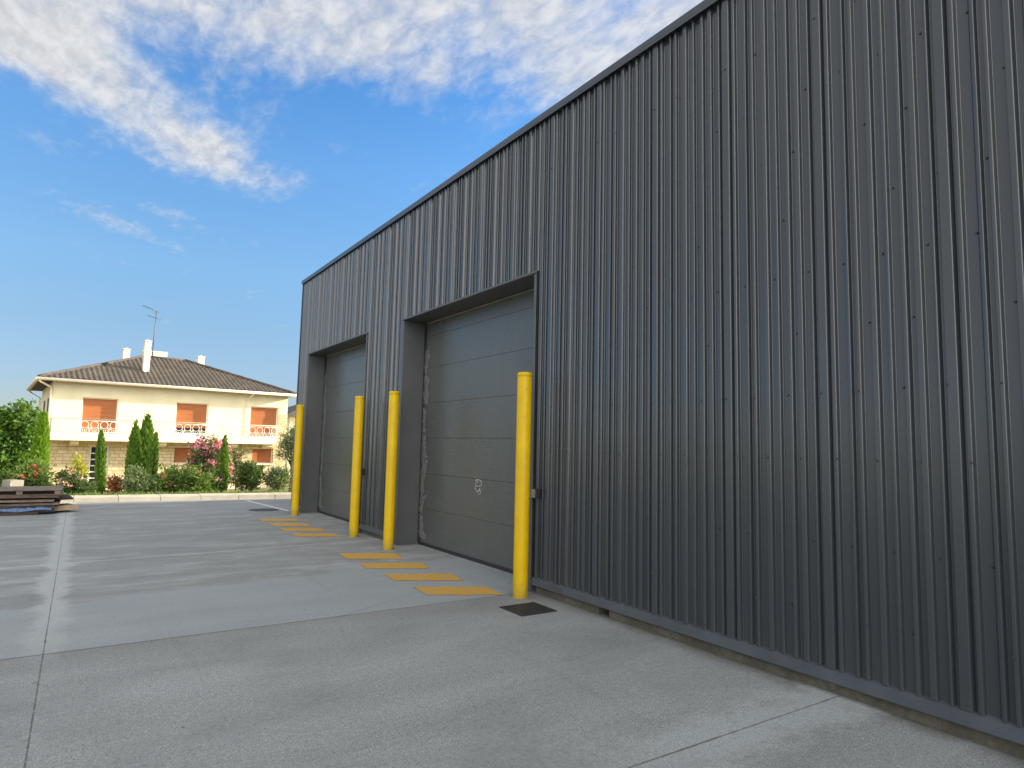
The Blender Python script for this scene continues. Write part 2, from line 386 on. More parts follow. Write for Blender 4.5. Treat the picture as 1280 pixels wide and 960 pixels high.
M['leaf_bright'] = leaf_mat('bright_conifer_leaves', [(0.126, 0.238, 0.0168), (0.196, 0.35, 0.028)])
M['leaf_cyp'] = leaf_mat('cypress_leaves', [(0.056, 0.119, 0.0168), (0.119, 0.224, 0.028), (0.168, 0.28, 0.035)], .25)
M['leaf_ole'] = leaf_mat('oleander_leaves', [(0.065, 0.117, 0.026), (0.117, 0.195, 0.0455), (0.195, 0.273, 0.078)])
M['leaf_grey'] = leaf_mat('grey_green_leaves', [(0.091, 0.13, 0.065), (0.156, 0.215, 0.111), (0.234, 0.286, 0.156)])
M['leaf_dark'] = leaf_mat('dark_shrub_leaves', [(0.039, 0.0715, 0.0234), (0.078, 0.13, 0.039), (0.13, 0.182, 0.0585)])
M['leaf_red'] = leaf_mat('russet_leaves', [(0.26, 0.091, 0.052), (0.416, 0.156, 0.078), (0.208, 0.156, 0.052)])
M['leaf_yellow'] = leaf_mat('yellow_leaves', [(.32, .31, .02), (.42, .40, .03), (.25, .30, .03)])
M['pink'] = leaf_mat('pink_petals', [(.55, .12, .26), (.68, .22, .38), (.62, .30, .42)])
M['palepink'] = leaf_mat('pale_pink_petals', [(.72, .42, .44), (.80, .58, .54), (.62, .25, .30)])
M['redpetal'] = leaf_mat('red_petals', [(.62, .10, .09), (.70, .20, .15)])
M['bark'] = simple('bark', (.11, .085, .06), .9, .3, 20, .5)

# house materials
M['render'] = simple('cream_render', (.80, .72, .50), .9, .09, .9, .15, 60)
M['slab_edge'] = simple('cream_slab', (.82, .75, .56), .85, .05, 3)
def stone_mat():
    m, nt, b, oc = new_mat('limestone_blocks')
    sp = nt.n('ShaderNodeSeparateXYZ'); nt.put(sp.inputs[0], oc)
    cb = nt.n('ShaderNodeCombineXYZ'); nt.put(cb.inputs[0], nt.m('ADD', sp.outputs[0], sp.outputs[1])); nt.put(cb.inputs[1], sp.outputs[2])
    br = nt.n('ShaderNodeTexBrick'); nt.put(br.inputs['Vector'], nt.mix(.06, cb.outputs[0], nt.n('ShaderNodeTexNoise').outputs['Color']) if False else cb.outputs[0])
    br.offset = .43; br.squash = .8; br.squash_frequency = 3
    br.inputs['Color1'].default_value = (.58, .46, .26, 1); br.inputs['Color2'].default_value = (.72, .61, .40, 1); br.inputs['Mortar'].default_value = (.36, .27, .14, 1)
    br.inputs['Scale'].default_value = 1.0; br.inputs['Brick Width'].default_value = .40; br.inputs['Row Height'].default_value = .17
    br.inputs['Mortar Size'].default_value = .013; br.inputs['Mortar Smooth'].default_value = .3
    n_ = nt.noise(oc, 4.5, 5, .6)
    c = nt.mix(1.0, br.outputs['Color'], nt.mix(n_, (.72, .70, .66), (1.2, 1.2, 1.2)), 'MULTIPLY')
    nt.put(b.inputs['Base Color'], c); b.inputs['Roughness'].default_value = .9
    nt.put(b.inputs['Normal'], nt.bump(nt.m('SUBTRACT', n_, nt.m('MULTIPLY', br.outputs['Fac'], .8)), .6, .03)); return m
M['stone'] = stone_mat()
def tile_mat():
    m, nt, b, oc = new_mat('weathered_roof_tiles')
    a = nt.noise(oc, 1.4, 5, .65); d = nt.noise(nt.mapping(oc, scale=(4.3, 3, 3)), 1.0, 2, .6); f = nt.noise(oc, 14, 4, .7)
    s_ = nt.m('ADD', nt.m('ADD', nt.m('MULTIPLY', a, .4), nt.m('MULTIPLY', d, .35)), nt.m('MULTIPLY', f, .25))
    c = nt.ramp(s_, [(.34, (.046, .040, .034)), (.5, (.080, .069, .057)), (.62, (.118, .101, .082))])
    c = nt.mix(nt.m('MULTIPLY', nt.ss(f, .6, .72), .45), c, (.19, .165, .11))
    nt.put(b.inputs['Base Color'], c); b.inputs['Roughness'].default_value = .9; return m
M['tile'] = tile_mat()
M['soffit'] = simple('brown_soffit', (.05, .03, .024), .8, .2)
M['gutter'] = simple('cream_gutter', (.74, .66, .50), .55, .06)
M['bracket'] = simple('corbel_stone', (.74, .66, .48), .85, .1)
def shutter_mat():
    m, nt, b, oc = new_mat('varnished_roller_shutter')
    sp = nt.n('ShaderNodeSeparateXYZ'); nt.put(sp.inputs[0], oc)
    g = nt.noise(nt.mapping(oc, scale=(.5, 1, 9)), 3, 5, .6)
    c = nt.ramp(g, [(.3, (.29, .085, .022)), (.7, (.42, .145, .04))])
    sl_ = nt.m('ABSOLUTE', nt.m('SINE', nt.m('MULTIPLY', sp.outputs[2], math.pi/.055)))
    c = nt.mix(nt.ss(sl_, .22, .05), c, (.22, .065, .02))
    nt.put(b.inputs['Base Color'], c); b.inputs['Roughness'].default_value = .5
    nt.put(b.inputs['Normal'], nt.bump(sl_, .6, .012)); return m
M['shutter'] = shutter_mat()
M['white_paint'] = simple('white_paint', (.78, .76, .70), .5, .04)
M['rail_cream'] = simple('cream_ironwork', (.52, .47, .35), .6, .1)
M['glass'] = simple('dark_glass', (.03, .033, .038), .08, .1)
M['alu'] = simple('aerial_metal', (.10, .10, .11), .5, .1)
M['chim'] = simple('chimney_render', (.74, .68, .54), .9, .1, 4)
M['wood_a'] = simple('weathered_board', (.10, .07, .05), .85, .3, 7, .4)
M['wood_b'] = simple('grey_brown_board', (.17, .13, .10), .85, .3, 7, .4)
M['wood_dark'] = simple('dark_brown_board', (.045, .03, .022), .85, .3, 7, .4)
M['plastic'] = simple('black_plastic', (.008, .009, .012), .32, .2, 4, .6, 9)
M['blue_plastic'] = simple('blue_print', (.08, .14, .28), .4, .5, 30)
M['ply'] = simple('plywood_end', (.42, .31, .19), .8, .2)

# ------------------------------------------------------------------ ground
def sheet(name, x0, x1, y0, y1, z, mat, nx=1, ny=1, zf=None):
    mb = MB(); n = len(mb.v)
    for j in range(ny+1):
        for i in range(nx+1):
            x = x0+(x1-x0)*i/nx; y = y0+(y1-y0)*j/ny
            mb.v.append((x, y, zf(x, y) if zf else z))
    for j in range(ny):
        for i in range(nx):
            a = j*(nx+1)+i; mb.f.append((a, a+1, a+nx+2, a+nx+1)); mb.m.append(0); mb.sm.append(True)
    return mb.build(name, mat)
def kerb_y(x): return 20.58 - .064*x          # foot of the kerb
def ground_z(y, x=0):
    t = y - kerb_y(x) - .7
    if t < 0: return .1
    return max(-1.0, .1 - .073*t)
ter = MB()
xs = [-600, -120, -60, -30, -20] + [-16+2*i for i in range(21)] + [32, 45, 70, 140, 600]
ts = [.6, 1.2, 2, 3, 5, 7, 9, 11, 13, 15, 17, 20, 30, 60, 140, 700]
def tz(x, y, t):
    return ground_z(y, x) + (.04*math.sin(x*1.7+y)+.03*math.sin(x*.9-y*1.3) if 1 < t < 30 else 0)
for t in ts:
    for x in xs:
        y = kerb_y(max(-30, min(30, x))) + t
        ter.v.append((x, y, -.05 if t == .6 else tz(x, y, t)))
W_ = len(xs)
for j in range(len(ts)-1):
    for i in range(W_-1):
        a = j*W_+i; ter.f.append((a, a+1, a+W_+1, a+W_)); ter.m.append(0); ter.sm.append(True)
tag(ter.build('garden_ground', M['soil']), kind='structure')
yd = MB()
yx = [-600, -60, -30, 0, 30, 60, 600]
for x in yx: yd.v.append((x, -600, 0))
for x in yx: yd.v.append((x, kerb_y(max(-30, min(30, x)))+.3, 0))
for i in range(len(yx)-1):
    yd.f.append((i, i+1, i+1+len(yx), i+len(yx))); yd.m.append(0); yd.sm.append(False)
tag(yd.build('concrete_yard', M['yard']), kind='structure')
kb = MB()
for i in range(-30, 30):
    x0, x1 = i*1.0+.004, i*1.0+.996
    j = rng.uniform(-.004, .004); kz = .125 + rng.uniform(-.004, .004)
    a0, a1 = kerb_y(x0)+j, kerb_y(x1)+j
    n = len(kb.v)
    kb.v += [(x0,a0,-.05),(x1,a1,-.05),(x1,a1+.75,-.05),(x0,a0+.75,-.05),(x0,a0+.02,kz),(x1,a1+.02,kz),(x1,a1+.75,kz),(x0,a0+.75,kz)]
    for q in ((4,5,6,7),(0,1,5,4),(1,2,6,5),(2,3,7,6),(3,0,4,7)):
        kb.f.append(tuple(n+k for k in q)); kb.m.append(0); kb.sm.append(False)
tag(kb.build('kerb', M['kerb'], bevel=.012), kind='structure')

# ------------------------------------------------------------------ warehouse
FX, ZT, Y_END, Y_BACK = 4.58, 5.79, 16.92, -14.0
OPEN = [(6.47, 10.38), (12.15, 16.02)]; ZD = 3.84; DOORX = 5.0
wh = empty('warehouse', (4.58, 1.46, 0))
WO = Vector((4.58, 1.46, 0))
tag(wh, 'long dark grey metal clad industrial building with two recessed sectional doors', 'warehouse')
PER, S0 = .8566, 2.778
SEG = [(0.0, .064, .023, 0), (.100, .125, .020, 0), (.228, .240, .016, .026), (.287, .310, .014, 0), (.395, .432, .022, 0), (.511, .527, .018, .022), (.606, .632, .022, 0), (.689, .728, .017, 0), (.804, .818, .020, 0)]
DEP = .032
def prof_pts():
    pts = []       # (s, x): decreasing Y along s
    for a, b, fl, pre in SEG:
        pre = pre or .004; e = min(.0075, (b-a)*.42); fl = max(.010, fl-.008)
        pts += [(a-pre-.002, DEP), (a-pre*.4, .004), (a+.001, .0008), (a+.003, 0), (b-e, 0), (b-e*.55, e*.09), (b-e*.2, e*.30), (b+e*.08, e*.62), (b+e*.30, e*1.05), (b+fl-.003, DEP-.005), (b+fl, DEP-.001), (b+fl+.004, DEP)]
    return pts
PP = prof_pts()
def prof_x(s):
    s = s % PER
    L = PP + [(PP[0][0]+PER, PP[0][1])]
    for (a, xa), (b, xb) in zip(L, L[1:]):
        if a <= s <= b: return xa if b == a else xa+(xb-xa)*(s-a)/(b-a)
    return DEP
line = []          # profile from far (big Y) to near
k = -18
while True:
    for s, x in PP:
        y = S0 - (k*PER + s)
        line.append((y, x))
    k += 1
    if S0 - k*PER < Y_BACK: break
line = [(y, x) for y, x in line if Y_BACK <= y <= Y_END-.03]
def interp_x(y): return prof_x((S0-y) % PER)
cl = MB()
def clad_strip(ya, yb, z0, z1):
    """sheet for yb <= Y <= ya"""
    P_ = [(ya, interp_x(ya))] + [(y, x) for y, x in line if yb+1e-4 < y < ya-1e-4] + [(yb, interp_x(yb))]
    n = len(cl.v)
    for y, x in P_: cl.v += [(FX+x-WO.x, y-WO.y, z0), (FX+x-WO.x, y-WO.y, z1)]
    for i in range(len(P_)-1):
        a = n+2*i; cl.f.append((a, a+1, a+3, a+2)); cl.m.append(0); cl.sm.append(abs(P_[i][0]-P_[i+1][0])+abs(P_[i][1]-P_[i+1][1]) < .0075)
ZB = .175
ys = [Y_END-.03, OPEN[1][1]+.03, OPEN[1][0]-.05, OPEN[0][1]+.03, OPEN[0][0]-.05, Y_BACK]
clad_strip(ys[0], ys[1], ZB, ZT); clad_strip(ys[1], ys[2], ZD+.03, ZT); clad_strip(ys[2], ys[3], ZB, ZT)
clad_strip(ys[3], ys[4], ZD+.03, ZT); clad_strip(ys[4], ys[5], ZB, ZT)
ROWS = {1.05: .10, 1.66: .174, 2.15: .0, 2.63: -.08, 3.10: .10, 3.56: .02, 4.10: -.085, 4.58: .09, 5.10: -.02, .55: .0}
for z, off in ROWS.items():
    y = 1.915+off+.2855*52
    while y > -3:
        if y < Y_END-.2 and not any(a-.08 < y < b+.08 and z < ZD+.1 for a, b in OPEN):
            yy = y + rng.uniform(-.006, .006); zz = z + rng.uniform(-.006, .006); x = FX+interp_x(yy)
            n = 8; c0 = len(cl.v); rr, hh = .0068, .008
            for kk in range(n):
                a = 2*math.pi*kk/n; cl.v.append((x-.002-WO.x, yy-WO.y+rr*1.35*math.cos(a), zz+rr*1.35*math.sin(a)))
            for kk in range(n):
                a = 2*math.pi*kk/n; cl.v.append((x-hh-WO.x, yy-WO.y+rr*math.cos(a), zz+rr*math.sin(a)))
            for kk in range(n):
                k2 = (kk+1) % n; cl.f.append((c0+kk, c0+k2, c0+n+k2, c0+n+kk)); cl.m.append(1); cl.sm.append(False)
            cl.f.append(tuple(c0+n+kk for kk in range(n))); cl.m.append(1); cl.sm.append(False)
        y -= .2855
cl.build('cladding', [M['clad'], M['screw']], wh)
def wbox(name, mat, boxes, bevel=0):
    mb = MB()
    for x0, x1, y0, y1, z0, z1 in boxes: mb.box(x0-WO.x, x1-WO.x, y0-WO.y, y1-WO.y, z0, z1)
    return mb.build(name, mat, wh, bevel)
wbox('roof_trim', M['trim'], [(FX-.035, FX+.25, Y_BACK, Y_END+.03, ZT+.012, ZT+.075), (FX-.035, FX-.030, Y_BACK, Y_END+.03, ZT-.018, ZT+.012)], .004)
wbox('corner_trim', M['trim'], [(FX-.012, FX+.06, Y_END-.03, Y_END+.005, .10, ZT+.01)], .003)
wbox('end_wall', M['trim'], [(FX+.04, 26.6, Y_END-.2, Y_END-.01, 0, ZT)])
wbox('roof', M['trim'], [(FX+.26, 26.6, Y_BACK, Y_END-.21, ZT-.3, ZT-.05)])
wbox('rear_wall', M['trim'], [(26.4, 26.6, Y_BACK+.3, Y_END-.21, 0, ZT-.31)]); wbox('side_wall', M['trim'], [(FX+.26, 26.39, Y_BACK, Y_BACK+.2, 0, ZT-.31)])
spans = [(Y_BACK, OPEN[0][0]-.06), (OPEN[0][1]+.04, OPEN[1][0]-.06), (OPEN[1][1]+.04, Y_END-.03)]
for a, b in spans:
    fl = MB(); y = a
    while y < b-.01:
        y2 = min(b, y+3.0)
        A, B = y-WO.y+.001, y2-WO.y-.001
        pr = [(.045, .19), (-.010, .168), (-.016, .092), (-.012, .085), (-.006, .092), (-.002, .160), (.045, .18)]
        for (xa, za), (xb, zb) in zip(pr, pr[1:]): fl.quad((xa, A, za), (xb, A, zb), (xb, B, zb), (xa, B, za))
        y = y2
    fl.build('base_flashing', M['sill'], wh)
for a, b in [q for q in spans if not (q[0] < 5.2 < q[1])] + [(Y_BACK, 5.125), (5.286, OPEN[0][0]-.06)]: wbox('plinth', M['plinth'], [(FX+.045, FX+.3, a, b, -.02, .16)])
wbox('weep_opening', M['dark'], [(FX+.17, FX+.29, 5.126, 5.285, .026, .158)])
for i, (a, b) in enumerate(OPEN):
    fr = MB()
    def fb(x0, x1, y0, y1, z0, z1): fr.box(x0-WO.x, x1-WO.x, y0-WO.y, y1-WO.y, z0, z1)
    fb(FX+.0, DOORX+.06, b, b+.022, -.02, ZD)              # far jamb lining
    fb(FX+.0, DOORX+.06, a-.022, a, -.02, ZD)              # near jamb lining
    fb(FX+.0, DOORX+.06, a-.022, b+.022, ZD+.001, ZD+.02)   # soffit lining
    fb(FX-.012, FX-.004, a-.035, a+.012, .0, ZD+.002)       # front angles
    fb(FX-.012, FX-.004, b-.012, b+.035, .0, ZD+.002)
    fb(FX-.026, FX-.004, a-.05, b+.05, ZD+.003, ZD+.034)
    fr.build('door_frame', M['jamb'], wh, .003)
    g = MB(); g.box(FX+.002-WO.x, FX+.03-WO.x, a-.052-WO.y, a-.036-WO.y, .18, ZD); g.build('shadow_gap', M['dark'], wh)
    dr = MB(); zs = [.035, .62, 1.21, 1.815, 2.415, 3.03, 3.59, ZD+.08]
    for z0, z1 in zip(zs, zs[1:]): dr.box(DOORX-WO.x, DOORX+.04-WO.x, a-.02+.001-WO.y, b+.02-WO.y, z0+.0015, z1-.0015)
    d = dr.build('sectional_door', M['door'], wh, .002)
    bk = MB(); bk.box(DOORX+.042-WO.x, DOORX+.06-WO.x, a-.02-WO.y, b+.02-WO.y, -.02, ZD+.1); bk.build('door_backing', M['dark'], d)
    sl2 = MB(); sl2.box(DOORX-.012-WO.x, DOORX-.001-WO.x, a+.001-WO.y, b-.001-WO.y, .0, .05); sl2.build('bottom_seal', M['rubber'], d)
    sd2 = MB(); sd2.box(DOORX-.03-WO.x, DOORX-.002-WO.x, b-.035-WO.y, b-.001-WO.y, .051, ZD-.02); sd2.build('side_seal', M['rubber'], d)
    yl = MB(); yl.box(DOORX-.03-WO.x, DOORX-.002-WO.x, a+.02-WO.y, b-.09-WO.y, ZD-.025, ZD-.008); yl.build('top_seal', M['yellow_seal'], d)
    # loose protective film hanging along the far edge
    fm = MB(); z = .12
    while z < 3.35:
        z2 = min(3.4, z+rng.uniform(.3, .62)); w0 = rng.uniform(.10, .28); w1 = rng.uniform(.10, .28); N = 12; Nw = 5
        grid = []
        for q in range(N+1):
            t = q/N; ww = w0+(w1-w0)*t + .02*math.sin(t*9+z)
            row = []
            for p in range(Nw+1):
                s_ = p/Nw
                row.append((DOORX-.008-.02*abs(math.sin(t*7+s_*5+z))-rng.uniform(0, .012)-WO.x, b-.04-ww*s_-WO.y, z+(z2-z)*t+.02*math.sin(s_*6+z)))
            grid.append(row)
        for q in range(N):
            for p in range(Nw): fm.quad(grid[q][p], grid[q][p+1], grid[q+1][p+1], grid[q+1][p], 0, False)
        z = z2 - rng.uniform(-.05, .02)
    fm.build('protective_film', M['film'], d)
    if i == 0:        # small chalk scribble on the near door
        ck = MB(); cx, cz = 8.42, 1.10
        for cxo, czo, r1, r2, t0, t1 in ((.0, .05, .09, .05, 0, 2*math.pi), (.02, -.02, .07, .06, math.pi, 2.1*math.pi), (-.03, -.08, .04, .03, 0, 2*math.pi), (.06, .07, .04, .025, 0, 2*math.pi)):
            pts = [(DOORX-.003-WO.x, cx+cxo+r1*math.cos(t0+(t1-t0)*q/16)-WO.y+.006*math.sin(q*2.3), cz+czo+r2*math.sin(t0+(t1-t0)*q/16)+.006*math.cos(q*1.7)) for q in range(17)]
            ck.tube(pts, .0045, 4)
        ck.build('chalk_scribble', M['chalk'], d)
    # push button box on the cladding beside the opening
    cb_ = MB(); yb_ = a-.145; cb_.box(FX-.075-WO.x, FX-.002-WO.x, yb_-.05-WO.y, yb_+.05-WO.y, 1.10, 1.215)
    bx = cb_.build('control_box', M['rubber'], wh, .006)
    fc = MB(); fc.box(FX-.081-WO.x, FX-.0755-WO.x, yb_-.042-WO.y, yb_+.042-WO.y, 1.108, 1.207); fc.build('box_cover', M['concrete_panel'], bx, .003)

# ------------------------------------------------------------------ bollards
BX = 4.308
bol = MB(); r_ = .086; Hb = 2.572
bol.lathe([(r_, 0), (r_, Hb-.055), (r_-.002, Hb-.05)], n=36)
cap_ = MB(); cap_.lathe([(r_-.001, Hb-.056), (r_+.0025, Hb-.053), (r_+.0025, Hb-.03), (r_-.001, Hb-.012), (r_-.010, Hb-.004), (.03, Hb)], n=36)
BL = [(6.264, 'tall yellow steel bollard beside the square drain grate, largest of the four', 0), (10.064, 'tall yellow steel bollard at the far jamb of the near door, between the two doors', 0),
      (11.663, 'tall yellow steel bollard in front of the right edge of the farther door', 0), (15.574, 'tall yellow steel bollard at the far building corner, in front of the cream house', 0)]
b0 = None
for y, lab, _ in BL:
    if b0 is None:
        b0 = empty('bollard'); bol.build('post', M['bollard'], b0); cap_.build('cap', M['bollard'], b0); o = b0
    else: o = copy_tree(b0)
    o.location = (BX, y, 0); o.rotation_euler.z = y*1.7
    tag(o, lab, 'bollard', 'yellow bollards guarding the doors')

# ------------------------------------------------------------------ floor markings, drains
STR = [((3.475,10.02),(4.25,9.64),(4.15,9.12),(3.41,9.49)), ((3.465,9.10),(4.25,8.71),(4.165,8.26),(3.395,8.65)), ((3.47,8.20),(4.26,7.81),(4.18,7.35),(3.41,7.75)), ((3.47,7.31),(4.24,6.91),(4.20,6.45),(3.42,6.85)),
       ((3.40,15.18),(4.16,14.86),(4.10,14.39),(3.40,14.66)), ((3.41,14.28),(4.12,13.92),(4.08,13.42),(3.42,13.70)), ((3.40,13.37),(4.15,13.04),(4.10,12.59),(3.40,12.89)), ((3.41,12.53),(4.13,12.21),(4.09,11.76),(3.41,12.05))]
SL = ['orange yellow painted stripe in front of the near door, farthest of its four', 'orange yellow painted stripe in front of the near door, second farthest of its four', 'orange yellow painted stripe in front of the near door, second nearest of its four', 'orange yellow painted stripe just left of the bollard by the drain grate',
      'pale yellow painted stripe at the foot of the farthest bollard', 'yellow painted stripe in front of the far door, second from the farthest bollard', 'yellow painted stripe in front of the far door, third from the farthest bollard', 'yellow painted stripe in front of the far door, nearest of its four']
for q, lab in zip(STR, SL):
    mb = MB(); pts = []
    for (x0, y0), (x1, y1) in zip(q, q[1:]+q[:1]):
        for t in range(26):
            a = t/26; pts.append((x0+(x1-x0)*a+rng.uniform(-.016, .016), y0+(y1-y0)*a+rng.uniform(-.016, .016), .004))
    mb.v = pts; mb.f = [tuple(reversed(range(len(pts))))]; mb.m = [0]; mb.sm = [False]
    tag(mb.build('painted_stripe', M['stripe']), lab, 'floor marking', 'yellow stripes painted before the doors')
mb = MB(); mb.quad((4.05, 19.9, .004), (4.18, 19.9, .004), (4.50, 16.5, .004), (4.37, 16.5, .004))
tag(mb.build('painted_line', M['white_line']), 'faded white painted line running from the kerb towards the farthest bollard', 'floor marking')
def grate(name, cx, cy, sx, sy, lab, cat):
    t = empty(name, (cx, cy, 0)); tag(t, lab, cat)
    f = MB()
    for x0, x1, y0, y1 in ((-sx, sx, -sy, -sy+.025), (-sx, sx, sy-.025, sy), (-sx, -sx+.025, -sy+.026, sy-.026), (sx-.025, sx, -sy+.026, sy-.026)): f.box(x0, x1, y0, y1, -.01, .008)
    f.build('frame', M['iron'], t)
    g = MB(); g.box(-sx+.026, sx-.026, -sy+.026, sy-.026, .001, .0035)
    n = 9
    for i in range(n):
        x = -sx+.035+(2*sx-.07)*i/(n-1); g.box(x-.012, x+.012, -sy+.027, sy-.027, .0036, .0075)
    g.box(-sx+.027, sx-.027, -.012, .012, .0036, .0078)
    g.build('bars', M['iron'], t)
grate('drain_grate', 4.07, 5.77, .225, .215, 'square black iron drain grate in the concrete by the largest bollard', 'drain grate')
t = empty('manhole_cover', (3.95, 17.0, 0)); tag(t, 'dark round manhole cover beside the faded white line far across the yard', 'manhole cover')
mb = MB(); mb.lathe([(.36, 0), (.36, .006), (.30, .006)], n=28); mb.build('cover', M['iron'], t)
mb = MB(); mb.lathe([(.40, 0), (.40, .003), (.365, .004)], n=28); mb.build('frame', M['concrete_panel'], t)

# ------------------------------------------------------------------ pile of boards
pile_grp = 'boards and pallets piled at the yard edge'
def board(name, x0, x1, y0, y1, z0, z1, mat, lab, cat, rz=0, tilt=0):
    mb = MB(); cx, cy, cz = (x0+x1)/2, (y0+y1)/2, (z0+z1)/2
    n = 10; hx, hy, hz = (x1-x0)/2, (y1-y0)/2, (z1-z0)/2
    ph = rng.uniform(0, 6)
    for i in range(n+1):
        x = -hx+2*hx*i/n; w_ = .012*math.sin(ph+x*1.8)
        for yy, zz in ((-hy, -hz), (hy, -hz), (hy, hz), (-hy, hz)): mb.v.append((x, yy+rng.uniform(-.006, .006), zz+w_))
    for i in range(n):
        a = 4*i
        for q in range(4):
            q2 = (q+1) % 4; mb.f.append((a+q, a+q2, a+4+q2, a+4+q)); mb.m.append(0); mb.sm.append(False)
    mb.f += [(3, 2, 1, 0), (4*n, 4*n+1, 4*n+2, 4*n+3)]; mb.m += [0, 0]; mb.sm += [False, False]
    o = mb.build(name, mat); o.location = (cx, cy, cz); o.rotation_euler = (0, tilt, rz)
    tag(o, lab, cat, pile_grp); return o
PX = -4.2
board('plank', PX, -.62, 17.55, 18.6, .0, .05, M['wood_dark'], 'dark plank at the very bottom of the board pile, on the concrete', 'board', .02)
board('plastic_bundle', PX, -.33, 17.6, 18.7, .055, .20, M['plastic'], 'shiny black plastic wrapped bundle near the bottom of the board pile', 'bundle', .01)
o = board('board_offcut', -.50, .02, 17.9, 18.5, .06, .16, M['ply'], 'short pale board offcut sticking out at the right end of the pile', 'board', .35)
board('plank', PX, -.25, 17.7, 18.8, .205, .25, M['wood_b'], 'pale grey plank lying right on the black plastic bundle', 'board', -.02, .01)
board('plank', PX, -.05, 17.8, 18.9, .255, .30, M['wood_dark'], 'dark plank reaching farthest right in the board pile', 'board', .10, -.01)
board('plank', PX, -.35, 17.6, 18.8, .30, .34, M['wood_b'], 'warped light brown plank in the middle of the board pile', 'board', .0, .012)
board('plank', PX, -.28, 17.66, 18.9, .345, .40, M['wood_a'], 'brown board under the pallet at the top of the pile', 'board', .03)
pal = empty('wood_pallet', (-2.08, 18.3, .405)); tag(pal, 'flat brown wooden pallet lying on top of the board pile', 'pallet', pile_grp)
for yy in (-.55, 0, .55):
    mb = MB(); mb.box(-1.7, 1.85, yy-.05, yy+.05, 0, .025); mb.build('base_board', M['wood_a'], pal)
for xx in (-1.65, -.6, .25, 1.1, 1.78):
    for yy in (-.55, 0, .55):
        mb = MB(); mb.box(xx-.055, xx+.055, yy-.05, yy+.05, .026, .105); mb.build('spacer_block', M['wood_b'], pal)
for i in range(8):
    mb = MB(); y0_ = -.62+i*.158; mb.box(-1.72, 1.87, y0_, y0_+.13, .106, .13); mb.build('deck_board', M['wood_b'], pal)
mb = MB()
for i in range(9): mb.quad((-1.8+.14*i, 17.575, .09+.02*math.sin(i)), (-1.8+.14*(i+1), 17.572, .09+.02*math.sin(i+1)), (-1.8+.14*(i+1), 17.575, .15+.015*math.sin(i*2)), (-1.8+.14*i, 17.578, .15+.015*math.cos(i)))
for v_ in range(len(mb.v)): mb.v[v_] = (mb.v[v_][0]+.15, mb.v[v_][1]+.005, mb.v[v_][2])
tag(mb.build('blue_wrapper', M['blue_plastic']), 'crumpled blue and white wrapper on the front of the black bundle', 'wrapper', pile_grp)
blk = MB(); blk.box(-.16, .16, -.2, .2, 0, .42); blk.box(-.12, .12, -.16, .16, .421, .425)
o = blk.build('concrete_block', M['concrete_panel'], None, .02); o.location = (at(18, 21.9), 21.9, .1); o.rotation_euler.z = R(30)
tag(o, 'pale concrete block standing behind the board pile by the shrubs', 'concrete block')

# ------------------------------------------------------------------ cream house
KS = 1.22
house = empty('house', (-1.22, 39.04, -1.0), R(5))
tag(house, 'two storey cream house with orange roller shutters, long balcony and brown hipped roof', 'house')
def U(u): return u*KS
def Z(z): return EYE+(z-EYE)*KS+1.0
WU, DEPTH = U(9.5), 9.0
def wall_front(mb, u0, u1, z0, z1, holes, y=0, rd=.26):
    us = sorted({u0, u1, *[h[0] for h in holes], *[h[1] for h in holes]}); zs = sorted({z0, z1, *[h[2] for h in holes], *[h[3] for h in holes]})
    for a, b in zip(us, us[1:]):
        for c, d in zip(zs, zs[1:]):
            if any(h[0] <= a and b <= h[1] and h[2] <= c and d <= h[3] for h in holes): continue
            mb.quad((a, y, c), (b, y, c), (b, y, d), (a, y, d))
    for a, b, c, d in holes:
        mb.quad((a, y, c), (a, y, d), (a, y+rd, d), (a, y+rd, c)); mb.quad((b, y, c), (b, y+rd, c), (b, y+rd, d), (b, y, d))
        mb.quad((a, y, d), (b, y, d), (b, y+rd, d), (a, y+rd, d)); mb.quad((a, y, c), (a, y+rd, c), (b, y+rd, c), (b, y, c))
ZF = Z(1.82)                        # balcony floor
ZE = Z(3.92)                        # eaves underside
W1 = [(U(1.03), U(2.32), ZF+.02, Z(3.335)), (U(4.55), U(5.88), ZF+.02, Z(3.335)), (U(7.76), U(9.07), ZF+.02, Z(3.335))]
G1 = [(U(1.42), U(2.12), Z(-.42), Z(1.36)), (U(4.58), U(6.0), Z(.62), Z(1.36)), (U(7.94), U(8.92), Z(.62), Z(1.36))]
mb = MB(); wall_front(mb, 0, WU, ZF-.12, ZE+.05, W1)
mb.quad((0, DEPTH, ZF-.12), (0, 0, ZF-.12), (0, 0, ZE+.05), (0, DEPTH, ZE+.05))
mb.quad((WU, 0, ZF-.12), (WU, DEPTH, ZF-.12), (WU, DEPTH, ZE+.05), (WU, 0, ZE+.05)); mb.quad((WU, DEPTH, ZF-.12), (0, DEPTH, ZF-.12), (0, DEPTH, ZE+.05), (WU, DEPTH, ZE+.05))
mb.build('upper_wall', M['render'], house)
mb = MB(); wall_front(mb, -.02, WU+.02, -.3, ZF-.125, G1, y=-.01, rd=.30)
mb.quad((-.02, DEPTH, -.3), (-.02, -.01, -.3), (-.02, -.01, ZF-.125), (-.02, DEPTH, ZF-.125)); mb.quad((WU+.02, -.01, -.3), (WU+.02, DEPTH, -.3), (WU+.02, DEPTH, ZF-.125), (WU+.02, -.01, ZF-.125)); mb.quad((WU+.02, DEPTH, -.3), (-.02, DEPTH, -.3), (-.02, DEPTH, ZF-.125), (WU+.02, DEPTH, ZF-.125))
tag(mb.build('stone_wall', M['stone'], house), 'honey limestone ground floor wall')
mb = MB(); mb.box(U(9.1), WU+.012, -.035, -.004, ZF, Z(3.0)); mb.build('stone_pier', M['stone'], house)
